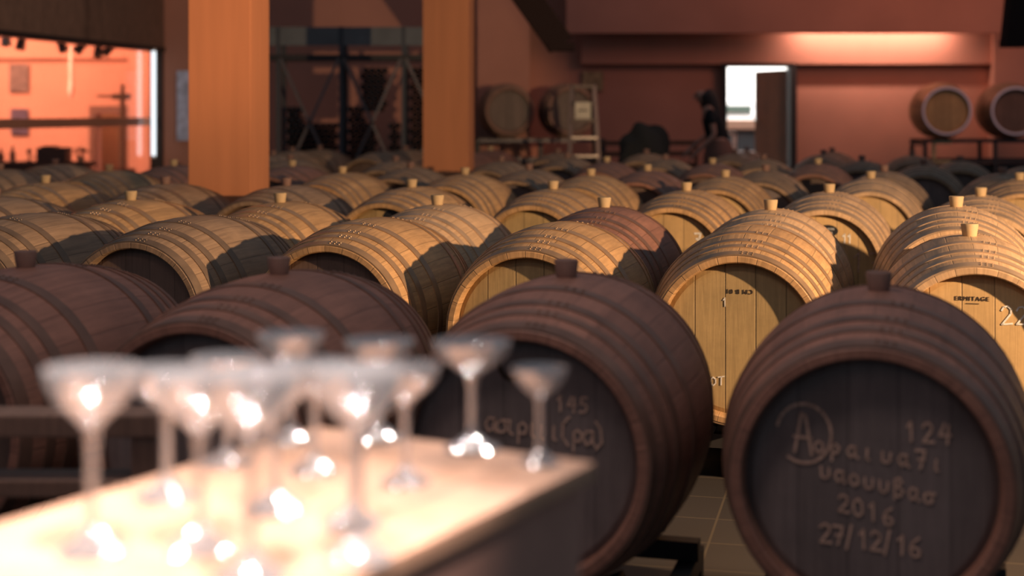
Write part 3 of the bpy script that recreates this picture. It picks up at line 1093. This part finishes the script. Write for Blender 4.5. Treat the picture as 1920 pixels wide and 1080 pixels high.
# ------------------------------------------------------------------ bottle racks between the pillars
def bottle_racks():
    y = 17.6
    t = thing('bottle_rack', 'tall metal bottle rack with crossed braces between the two pillars', 'rack', (at(660, 0, y).x, y, 0))
    o = t.location
    P = lambda u, v: at(u, v, y) - Vector((o.x, o.y, 0))
    zt, zm, zb = P(0, 50).z, P(0, 108).z, 0.0
    for u in (522, 640, 757, 870):
        for yy in (0, 0.42):
            bm = bmesh.new()
            add_box(bm, (P(u, 0).x, yy, zt / 2), (0.05, 0.05, zt))
            finish(bm, 'post', M_grey, t)
    xa, xb = P(505, 0).x, P(884, 0).x
    bm = bmesh.new()
    add_box(bm, ((xa + xb) / 2, 0.0, P(0, 68).z), (xb - xa, 0.04, 0.22))
    finish(bm, 'fascia', mat('slate_fascia', (0.16, 0.17, 0.175), 0.8, 0, 0.2), t)
    bm = bmesh.new()
    add_box(bm, ((xa + xb) / 2, 0.2, zm), (xb - xa, 0.46, 0.07))
    finish(bm, 'top_shelf', M_frame, t)
    bm = bmesh.new()
    zlow = 0.86
    add_box(bm, ((xa + xb) / 2, 0.2, 0.62), (xb - xa, 0.46, 0.06))
    finish(bm, 'bottom_shelf', M_frame, t)
    bins = [(522, 640), (640, 757), (757, 874)]
    zc = P(0, 110).z
    zf = 0.65
    for (ua, ub) in bins:
        xa2, xb2 = P(ua, 0).x + 0.03, P(ub, 0).x - 0.03
        for (p, q) in (((xa2, zc), (xb2 - 0.10, zf)), ((xb2, zc), (xa2 + 0.10, zf))):
            bm = bmesh.new()
            add_beam(bm, (p[0], -0.03, p[1]), (q[0], -0.03, q[1]), 0.03, 0.03)
            finish(bm, 'cross_brace', M_rack_light, t)
    # bottles lying in the bins
    bm = bmesh.new()
    add_lathe(bm, [(0, 0.30), (0.036, 0.30), (0.037, 0.12), (0.030, 0.095), (0.014, 0.07), (0.0145, 0.0), (0, 0.0)], 10, 'Y')
    bp = finish(bm, 'wine_bottle', M_bottle, None, True)
    n = 0
    for bi, (ua, ub) in enumerate(bins):
        xa2, xb2 = o.x + P(ua, 0).x + 0.08, o.x + P(ub, 0).x - 0.08
        w_ = xb2 - xa2
        row = 0
        z = 0.65 + 0.04
        while z < zc - 0.1:
            k = (z - zf) / (zc - zf)           # 0 bottom .. 1 top
            x = xa2 + (0.038 if row % 2 else 0)
            while x < xb2:
                f = (x - xa2) / w_
                lo, hi = min(k, 1 - k), max(k, 1 - k)
                # left heap, right heap, low heap; open gaps like the photo's
                ok = (k < 0.42 and not (0.05 < f - 0.5 < 0.33 and k > 0.12 and bi == 1)) or (f < 0.30 and k < 0.55) or (bi == 1 and 0.25 < f < 0.75 and k > 0.5 and abs(f - 0.5) < (k - 0.35)) or (bi == 2 and f < 0.6)
                if ok and n < 290:
                    b = bp if n == 0 else bp.copy()
                    if n:
                        sc.collection.objects.link(b)
                    b.location = (x, y + 0.06, z)
                    tag(b, 'dark wine bottle lying in the rack between the pillars', 'bottle', 'bottles stacked in the tall rack')
                    n += 1
                x += 0.077
            z += 0.067
            row += 1
    return n


print('bottles', bottle_racks())

# ------------------------------------------------------------------ roof braces
for nm, (u0, v0), (u1, v1), yy, wd, lab in (
        ('roof_brace', (948, -60), (1052, 85), 15.5, 0.28, 'dark slanting roof brace at the top, above the step ladder'),
        ('roof_brace', (1915, -60), (1900, 78), 15.5, 0.22, 'dark roof brace at the top right corner')):
    a, b = at(u0, v0, yy), at(u1, v1, yy)
    c = (a + b) / 2
    t = thing(nm, lab, 'brace', (b.x, b.y, b.z))
    bm = bmesh.new()
    add_beam(bm, a - b, (0, 0, 0), 0.2, wd)
    finish(bm, 'timber', M_timber, t)
    bm = bmesh.new()
    add_box(bm, (0.0, 0.0, -0.02), (wd, 0.24, 0.08))
    finish(bm, 'end_plate', M_timber, t)


# ------------------------------------------------------------------ side room contents
def side_room():
    for u, v, wpx, hpx, m, lab in ((36, 146, 36, 52, M_poster, 'brown and white poster higher on the side room wall'),
                                   (37, 228, 32, 48, M_poster_blue, 'dark purple poster lower on the side room wall')):
        y = 22.95
        t = thing('poster', lab, 'poster', at(u, v + hpx / 2, y))
        k = y / F
        bm = bmesh.new()
        add_box(bm, (0, 0, hpx * k / 2), (wpx * k, 0.02, hpx * k))
        finish(bm, 'print', m, t)
    y = 19.95
    t = thing('wall_poster', 'blue and white tall poster partly hidden by the bright orange pillar', 'poster', at(345, 264, y))
    k = y / F
    bm = bmesh.new()
    add_box(bm, (0, 0, 66 * k), (26 * k, 0.03, 131 * k))
    finish(bm, 'print', mat('pale_blue_print', (0.55, 0.58, 0.75), 0.6, 0, 0.5, (10, 10, 10)), t)
    # cool vertical light tube
    y = 19.6
    t = thing('light_tube', 'cool white vertical light tube at the end of the glazed wall', 'light', at(288, 296, y))
    k = y / F
    bm = bmesh.new()
    add_tube(bm, (0, 0, 0.03), (0, 0, 200 * k), 0.03, 16)
    finish(bm, 'tube', M_tube, t, True)
    for z in (0.0, 200 * k):
        bm = bmesh.new()
        add_tube(bm, (0, 0, z), (0, 0, z + 0.03), 0.033, 16)
        finish(bm, 'end_cap', M_white, t)
    # old screw press
    y = 20.8
    t = thing('screw_press', 'old wooden screw press with a crossbar handle behind the glass', 'press', (at(230, 0, y).x, y, 0))
    o = t.location
    P = lambda u, v: at(u, v, y) - Vector((o.x, o.y, 0))
    bm = bmesh.new()
    zt = P(0, 158).z
    pr = []
    z = 0.52
    while z < P(0, 190).z:
        pr += [(0.028, z), (0.050, z + 0.025)]
        z += 0.05
    add_lathe(bm, [(0, 0.50)] + pr + [(0.03, z), (0.03, zt), (0, zt)], 12)
    finish(bm, 'screw', M_screw, t)
    bm = bmesh.new()
    add_beam(bm, P(182, 180), P(246, 181), 0.035, 0.035)
    add_beam(bm, P(212, 181), P(244, 181), 0.08, 0.08)
    finish(bm, 'handle', M_screw, t)
    bm = bmesh.new()
    add_lathe(bm, [(0, 0.20), (0.17, 0.20), (0.18, 0.52), (0, 0.52)], 24)
    finish(bm, 'basket', M_screw, t, True)
    bm = bmesh.new()
    add_box(bm, (0, 0, 0.10), (0.5, 0.4, 0.20))
    finish(bm, 'base', M_screw, t)
    # counter with dark goods
    y = 18.6
    t = thing('display_counter', 'low dark counter behind the glass wall', 'counter', (at(60, 0, y).x, y, 0))
    zc = at(0, 303, y).z
    hw = 110 * y / F
    bm = bmesh.new()
    add_box(bm, (0, 0, zc - 0.03), (2 * hw, 0.5, 0.06), 0, 0.01)
    finish(bm, 'counter_top', M_frame, t)
    bm = bmesh.new()
    add_box(bm, (0, 0, (zc - 0.06) / 2), (2 * hw - 0.1, 0.42, zc - 0.06))
    finish(bm, 'cabinet', M_frame, t)
    k = y / F
    x = lambda u: at(u, 0, y).x
    t = thing('coffee_machine', 'black boxy machine on the side room counter', 'machine', (x(102), y, zc))
    bm = bmesh.new()
    add_box(bm, (0, 0, 0.09), (54 * k, 0.28, 0.18), 0, 0.01)
    finish(bm, 'body', M_label_black, t)
    bm = bmesh.new()
    add_box(bm, (-0.05, 0, 0.19), (0.16, 0.2, 0.02))
    finish(bm, 'lid', M_frame, t)
    t = thing('potted_plant', 'small dark leafy plant at the right end of the side room counter', 'plant', (x(152), y, zc))
    bm = bmesh.new()
    add_lathe(bm, [(0, 0), (0.04, 0), (0.055, 0.07), (0.045, 0.07), (0, 0.06)], 16)
    finish(bm, 'pot', M_tan, t, True)
    bm = bmesh.new()
    rr = random.Random(3)
    for i in range(46):
        a = rr.uniform(0, 2 * PI)
        d = rr.uniform(0.02, 0.12)
        c = Vector((math.cos(a) * d, math.sin(a) * d, 0.08 + rr.uniform(0, 0.10)))
        m = Matrix.Translation(c) @ Matrix.Rotation(a, 4, 'Z') @ Matrix.Rotation(rr.uniform(-0.8, 0.8), 4, 'Y') @ Matrix.Diagonal((0.030, 0.014, 0.004, 1))
        bmesh.ops.create_icosphere(bm, subdivisions=1, radius=1, matrix=m)
    finish(bm, 'foliage', M_leaf, t)
    t = thing('table_lamp', 'thin dark ornament shaped like a lamp on the counter', 'ornament', (x(55), y, zc))
    bm = bmesh.new()
    add_lathe(bm, [(0, 0), (0.05, 0), (0.045, 0.012), (0.01, 0.02), (0.012, 0.10), (0.035, 0.12), (0.03, 0.15), (0, 0.17)], 14)
    add_tube(bm, (0.0, 0, 0.07), (0.12, 0, 0.055), 0.008)
    finish(bm, 'stand', M_frame, t)
    for u, h_, lab in ((24, 0.20, 'dark bottle standing alone on the side room counter'), (2, 0.17, 'dark bottle at the left edge of the side room counter')):
        t = thing('counter_bottle', lab, 'bottle', (x(u), y, zc))
        bm = bmesh.new()
        add_lathe(bm, [(0, 0), (0.036, 0), (0.037, h_ * 0.55), (0.015, h_ * 0.72), (0.014, h_), (0, h_)], 14)
        finish(bm, 'glass', M_bottle, t, True)
    # track lights under the lintel
    for i, (u, v) in enumerate(((10, 62), (42, 70), (112, 76), (158, 82), (185, 86), (210, 88))):
        y = 17.2 + i * 0.45
        p = at(u, v, y)
        t = thing('track_light', 'black spotlight, %s from the left along the ceiling track of the side room' % ORD[i], 'spotlight', (p.x, p.y, p.z), 0, 'track spotlights in the side room')
        tilt = [0.2, -0.1, 0.5, -0.7, 0.0, -0.8][i]
        bm = bmesh.new()
        add_tube(bm, (0, 0, 0.10), (0, 0, -0.01), 0.012)
        finish(bm, 'stem', M_frame, t)
        bm = bmesh.new()
        dv = Vector((math.sin(tilt), -0.25, -math.cos(tilt))).normalized()
        add_tube(bm, -dv * 0.06, dv * 0.15, 0.040, 14, 0.062)
        finish(bm, 'lamp_head', M_frame if i else M_white, t, True)
    t = thing('light_track', 'black ceiling track carrying the side room spotlights', 'track', (0, 0, 0))
    a, b = at(-10, 52, 16.7), at(230, 80, 19.9)
    t.location = a
    bm = bmesh.new()
    add_beam(bm, (0, 0, 0.03), b - a + Vector((0, 0, 0.03)), 0.04, 0.04)
    finish(bm, 'rail', M_frame, t)
    y = 21.5
    t = thing('hanging_bottle_lamp', 'pale slender hanging glass ornament in the side room', 'ornament', at(134, 185, y))
    bm = bmesh.new()
    add_lathe(bm, [(0, 0), (0.02, 0.03), (0.05, 0.12), (0.04, 0.2), (0.028, 0.32), (0.035, 0.5), (0.02, 0.75), (0, 0.78)], 14)
    finish(bm, 'shade', mat('frosted_ornament', (0.95, 0.72, 0.60), 0.4), t, True)
    bm = bmesh.new()
    add_tube(bm, (0, 0, 0.78), (0, 0, 1.9), 0.004, 6)
    finish(bm, 'cord', M_frame, t)


side_room()


# ------------------------------------------------------------------ person and chairs in front of the far wall
def skin_body(name, joints, edges, radii, material, parent, root=0, levels=2):
    me = bpy.data.meshes.new(name)
    me.from_pydata(joints, edges, [])
    o = bpy.data.objects.new(name, me)
    sc.collection.objects.link(o)
    md = o.modifiers.new('skin', 'SKIN')
    md.use_smooth_shade = True
    for i, v in enumerate(me.skin_vertices[0].data):
        v.radius = (radii[i], radii[i]) if isinstance(radii[i], float) else radii[i]
        v.use_root = (i == root)
    sb = o.modifiers.new('sub', 'SUBSURF')
    sb.levels = levels
    sb.render_levels = levels
    dg = bpy.context.evaluated_depsgraph_get()
    me2 = bpy.data.meshes.new_from_object(o.evaluated_get(dg))
    bpy.data.objects.remove(o)
    me2.materials.clear()
    me2.materials.append(material)
    o = bpy.data.objects.new(name, me2)
    sc.collection.objects.link(o)
    o.parent = parent
    return o


def person():
    y = 17.0
    px = at(1345, 0, y).x
    t = thing('person', 'person with long dark hair in a black top leaning left beside the door', 'person', (px, y, 0))
    # x: left is the way she faces
    J = [(0.02, 0, 0.92), (0.0, 0, 1.05), (-0.05, 0, 1.20), (-0.10, 0, 1.33), (-0.14, 0, 1.40), (-0.18, 0, 1.49), (-0.19, 0, 1.58),
         (0.02, -0.09, 0.88), (-0.03, -0.10, 0.48), (0.03, -0.10, 0.08), (-0.09, -0.10, 0.03),
         (0.03, 0.09, 0.88), (0.04, 0.10, 0.48), (0.14, 0.10, 0.08), (0.03, 0.10, 0.03),
         (-0.10, -0.16, 1.32), (-0.06, -0.20, 1.06), (-0.22, -0.18, 0.90), (-0.28, -0.17, 0.84),
         (-0.09, 0.16, 1.32), (-0.08, 0.20, 1.06), (-0.26, 0.18, 0.92), (-0.32, 0.17, 0.87)]
    E = [(0, 1), (1, 2), (2, 3), (3, 4), (4, 5), (5, 6), (0, 7), (7, 8), (8, 9), (9, 10), (0, 11), (11, 12), (12, 13), (13, 14),
         (3, 15), (15, 16), (16, 17), (17, 18), (3, 19), (19, 20), (20, 21), (21, 22)]
    Rr = [(0.12, 0.15), (0.095, 0.12), (0.10, 0.13), (0.08, 0.11), 0.045, 0.085, 0.078,
          0.085, 0.055, 0.035, 0.03, 0.085, 0.055, 0.035, 0.03,
          0.045, 0.034, 0.024, 0.02, 0.045, 0.034, 0.024, 0.02]
    # five fingers per hand
    for base, yy in ((18, -0.17), (22, 0.17)):
        bx, by, bz = J[base]
        for k, (dy, ln) in enumerate(((-0.030, 0.065), (-0.012, 0.075), (0.008, 0.072), (0.026, 0.058))):
            i = len(J)
            J.append((bx - 0.035, by + dy, bz - 0.030))
            J.append((bx - 0.035 - ln * 0.55, by + dy, bz - 0.030 - ln * 0.8))
            E += [(base, i), (i, i + 1)]
            Rr += [0.009, 0.007]
        i = len(J)
        J.append((bx + 0.0, by + (-0.035 if yy > 0 else 0.035), bz - 0.02))
        J.append((bx - 0.03, by + (-0.05 if yy > 0 else 0.05), bz - 0.06))
        E += [(base, i), (i, i + 1)]
        Rr += [0.010, 0.008]
    skin_body('body', J, E, Rr, M_skin, t)
    # clothes
    top = [(0.02, 0, 0.96), (0.0, 0, 1.06), (-0.05, 0, 1.20), (-0.095, 0, 1.33), (-0.10, -0.15, 1.325), (-0.075, -0.19, 1.17), (-0.09, 0.15, 1.325), (-0.085, 0.19, 1.17)]
    skin_body('black_top', top, [(0, 1), (1, 2), (2, 3), (3, 4), (4, 5), (3, 6), (6, 7)], [(0.135, 0.165), (0.11, 0.14), (0.115, 0.145), (0.095, 0.12), 0.06, 0.05, 0.06, 0.05], M_black, t)
    bm = bmesh.new()
    add_lathe(bm, [(0.12, 1.0), (0.155, 0.93), (0.18, 0.80), (0.19, 0.58), (0.185, 0.58), (0.15, 0.93), (0.11, 1.0)], 24, 'Z', Matrix.Translation((0.02, 0, 0)) @ Matrix.Diagonal((1, 1.15, 1, 1)))
    finish(bm, 'skirt', M_skirt, t, True)
    # hair: a cap that falls down the back
    hair = [(-0.155, 0, 1.575), (-0.115, 0, 1.50), (-0.075, 0, 1.38), (-0.035, 0, 1.24), (-0.01, 0, 1.14)]
    skin_body('hair', hair, [(0, 1), (1, 2), (2, 3), (3, 4)], [0.112, (0.10, 0.115), (0.085, 0.12), (0.065, 0.10), (0.035, 0.07)], M_hair, t)
    # face
    bm = bmesh.new()
    m = Matrix.Translation((-0.268, 0, 1.505)) @ Matrix.Rotation(0.3, 4, 'Y')
    bmesh.ops.create_cone(bm, cap_ends=True, segments=8, radius1=0.016, radius2=0.005, depth=0.05, matrix=m)
    finish(bm, 'nose', M_skin, t, True)
    for s in (-1, 1):
        bm = bmesh.new()
        bmesh.ops.create_icosphere(bm, subdivisions=2, radius=0.012, matrix=Matrix.Translation((-0.252, s * 0.032, 1.525)))
        finish(bm, 'eye', M_ink, t, True)
    bm = bmesh.new()
    add_box(bm, (-0.256, 0, 1.462), (0.012, 0.045, 0.010), 0, 0.003)
    finish(bm, 'mouth', mat('lips', (0.35, 0.09, 0.08), 0.5), t)
    for s in (-1, 1):
        bm = bmesh.new()
        add_lathe(bm, [(0, 0), (0.034, 0.0), (0.04, 0.05), (0, 0.06)], 12, 'Z', Matrix.Translation((-0.06 if s < 0 else 0.06, s * 0.10, 0.0)) @ Matrix.Diagonal((2.6, 1.1, 1, 1)))
        finish(bm, 'shoe', M_black, t, True)


person()


def chair(u, y, rz, label, grp='chairs by the far wall'):
    t = thing('wooden_chair', label, 'chair', (at(u, 0, y).x, y, 0), rz, grp)
    for sx in (-0.19, 0.19):
        for sy, h_ in ((-0.19, 0.44), (0.19, 0.98)):
            bm = bmesh.new()
            add_beam(bm, (sx, sy, 0), (sx, sy + (0.05 if h_ > 0.5 else 0), h_), 0.035, 0.035)
            finish(bm, 'leg', M_screw, t)
    bm = bmesh.new()
    add_box(bm, (0, 0, 0.455), (0.42, 0.42, 0.035), 0, 0.01)
    finish(bm, 'seat', M_screw, t)
    bm = bmesh.new()
    for z in (0.68, 0.82, 0.95):
        add_box(bm, (0, 0.235, z), (0.36, 0.02, 0.055))
    finish(bm, 'backrest', M_screw, t)
    return t


chair(1160, 17.3, 0.1, 'dark wooden chair just right of the step ladder')
chair(1213, 16.6, 0.0, 'dark wooden chair under the heap of black coats')
chair(1284, 17.5, 0.1, 'dark wooden chair between the black coats and the person')
# black coats heaped on a chair
t = thing('black_coat', 'black coats heaped over a chair beside the person', 'coat', (at(1211, 0, 16.55).x, 16.55, 0.475))
bm = bmesh.new()
bmesh.ops.create_icosphere(bm, subdivisions=4, radius=1)
for v in bm.verts:
    c = v.co.copy()
    s = 1 + 0.10 * math.sin(c.x * 6 + c.z * 4) + 0.06 * math.sin(c.y * 9 + c.x * 5)
    v.co = Vector((c.x * 0.27 * s, c.y * 0.135 * s, 0.385 + (abs(c.z) ** 0.8) * math.copysign(1, c.z) * 0.335 * s))
finish(bm, 'cloth', M_black, t, True)
bm = bmesh.new()
add_tube(bm, (-0.18, -0.06, 0.50), (-0.34, -0.06, 0.06), 0.075, 12, 0.05)
finish(bm, 'sleeve', M_black, t, True)


# ------------------------------------------------------------------ bench at left, behind the counter
t = thing('wooden_bench', 'low dark wooden bench at the left, in front of the reddish barrels', 'bench', (at(60, 0, 3.05).x, 2.98, 0))
bm = bmesh.new()
add_box(bm, (0, 0, 0.70), (0.62, 0.10, 0.045), 0, 0.005)
finish(bm, 'top_board', M_dark_wood, t)
bm = bmesh.new()
add_box(bm, (0, 0, 0.575), (0.62, 0.10, 0.035), 0, 0.005)
finish(bm, 'lower_board', M_dark_wood, t)
for x in (-0.27, 0.27):
    bm = bmesh.new()
    add_box(bm, (x, 0, 0.34), (0.07, 0.08, 0.68))
    finish(bm, 'leg', M_dark_wood, t)


# ------------------------------------------------------------------ tasting counter and glasses
HT = 0.45
TZ = CH - HT


def on_table(u, v):
    z = F * HT / (v - HY)
    return Vector(((u - 960) / F * z, z, TZ))


far_c, right_c = on_table(592, 797), on_table(1118, 866)
e2 = (right_c - far_c)
wd = e2.length
e2.normalize()
e1 = Vector((-e2.y, e2.x, 0))
if e1.y > 0:
    e1 = -e1
Lc = 1.9
t = thing('tasting_counter', 'blond wooden counter in the foreground carrying the wine glasses', 'counter', (0, 0, 0))
cc = far_c + e2 * (wd / 2) + e1 * (Lc / 2)
t.location = (cc.x, cc.y, 0)
t.rotation_euler = (0, 0, math.atan2(e2.y, e2.x))
bm = bmesh.new()
add_box(bm, (0, 0, TZ - 0.0125), (wd, Lc, 0.025), 0, 0.006)
finish(bm, 'counter_top', M_counter, t)
bm = bmesh.new()
add_box(bm, (0, 0, (TZ - 0.025) / 2 + 0.03), (wd - 0.03, Lc - 0.03, TZ - 0.085), 0, 0.004)
finish(bm, 'cabinet', M_counter_side, t)
bm = bmesh.new()
add_box(bm, (0, 0, 0.03), (wd - 0.07, Lc - 0.07, 0.06))
finish(bm, 'plinth', M_frame, t)


def make_glass():
    root = empty('wine_glass', (0, 0, 0))
    bm = bmesh.new()
    # unit glass: height 1, rim radius 1 in its own scale (set per copy)
    add_lathe(bm, [(0, 0.66), (0.16, 0.68), (0.42, 0.745), (0.78, 0.83), (1.0, 0.93), (1.04, 1.0), (1.015, 1.0), (0.97, 0.935), (0.74, 0.84), (0.38, 0.76), (0.12, 0.70), (0, 0.69)], 36)
    finish(bm, 'bowl', M_glass, root, True)
    bm = bmesh.new()
    add_lathe(bm, [(0.20, 0.03), (0.13, 0.12), (0.11, 0.30), (0.115, 0.55), (0.18, 0.675)], 16)
    finish(bm, 'stem', M_glass, root, True)
    bm = bmesh.new()
    add_lathe(bm, [(0, 0), (0.74, 0), (0.76, 0.008), (0.70, 0.018), (0.45, 0.06), (0.2, 0.13), (0, 0.14)], 32)
    finish(bm, 'foot', M_glass, root, True)
    return root


gp = make_glass()
index_kids(gp)
GL = [(172, 1035, 690, 0.046, 'wine glass nearest the left edge of the counter'),
      (312, 932, 690, 0.048, 'wine glass second from the left on the counter'),
      (425, 868, 668, 0.044, 'wine glass third from the left, toward the back of the counter'),
      (515, 955, 692, 0.048, 'wine glass in the front middle of the counter'),
      (590, 882, 678, 0.044, 'wine glass in the centre of the group'),
      (712, 822, 638, 0.046, 'wine glass at the back of the counter near its far corner'),
      (660, 985, 690, 0.044, 'wine glass at the counter front, right of the middle'),
      (760, 905, 685, 0.040, 'wine glass right of the centre with a bright glint on its foot'),
      (885, 842, 640, 0.050, 'tall wine glass second from the right'),
      (1012, 868, 690, 0.034, 'smallest wine glass at the right corner of the counter'),
      (545, 826, 625, 0.044, 'wine glass at the far left corner of the counter'),
      (470, 1085, 700, 0.046, 'wine glass at the bottom edge, below the middle of the group'),
      (672, 1048, 695, 0.044, 'wine glass nearest the lower right edge of the counter'),
      (375, 1030, 705, 0.046, 'wine glass near the bottom left of the counter')]
for i, (u, v, vt, rr, lab) in enumerate(GL):
    g = gp if i == 0 else copy_tree(gp)
    p = on_table(u, v)
    h_ = HT - (vt - HY) * p.y / F
    g.location = (p.x, p.y, TZ)
    g.rotation_euler = (0, 0, i * 0.7)
    g.scale = (rr, rr, h_)
    tag(g, 'clear ' + lab, 'glass', 'wine glasses on the tasting counter')
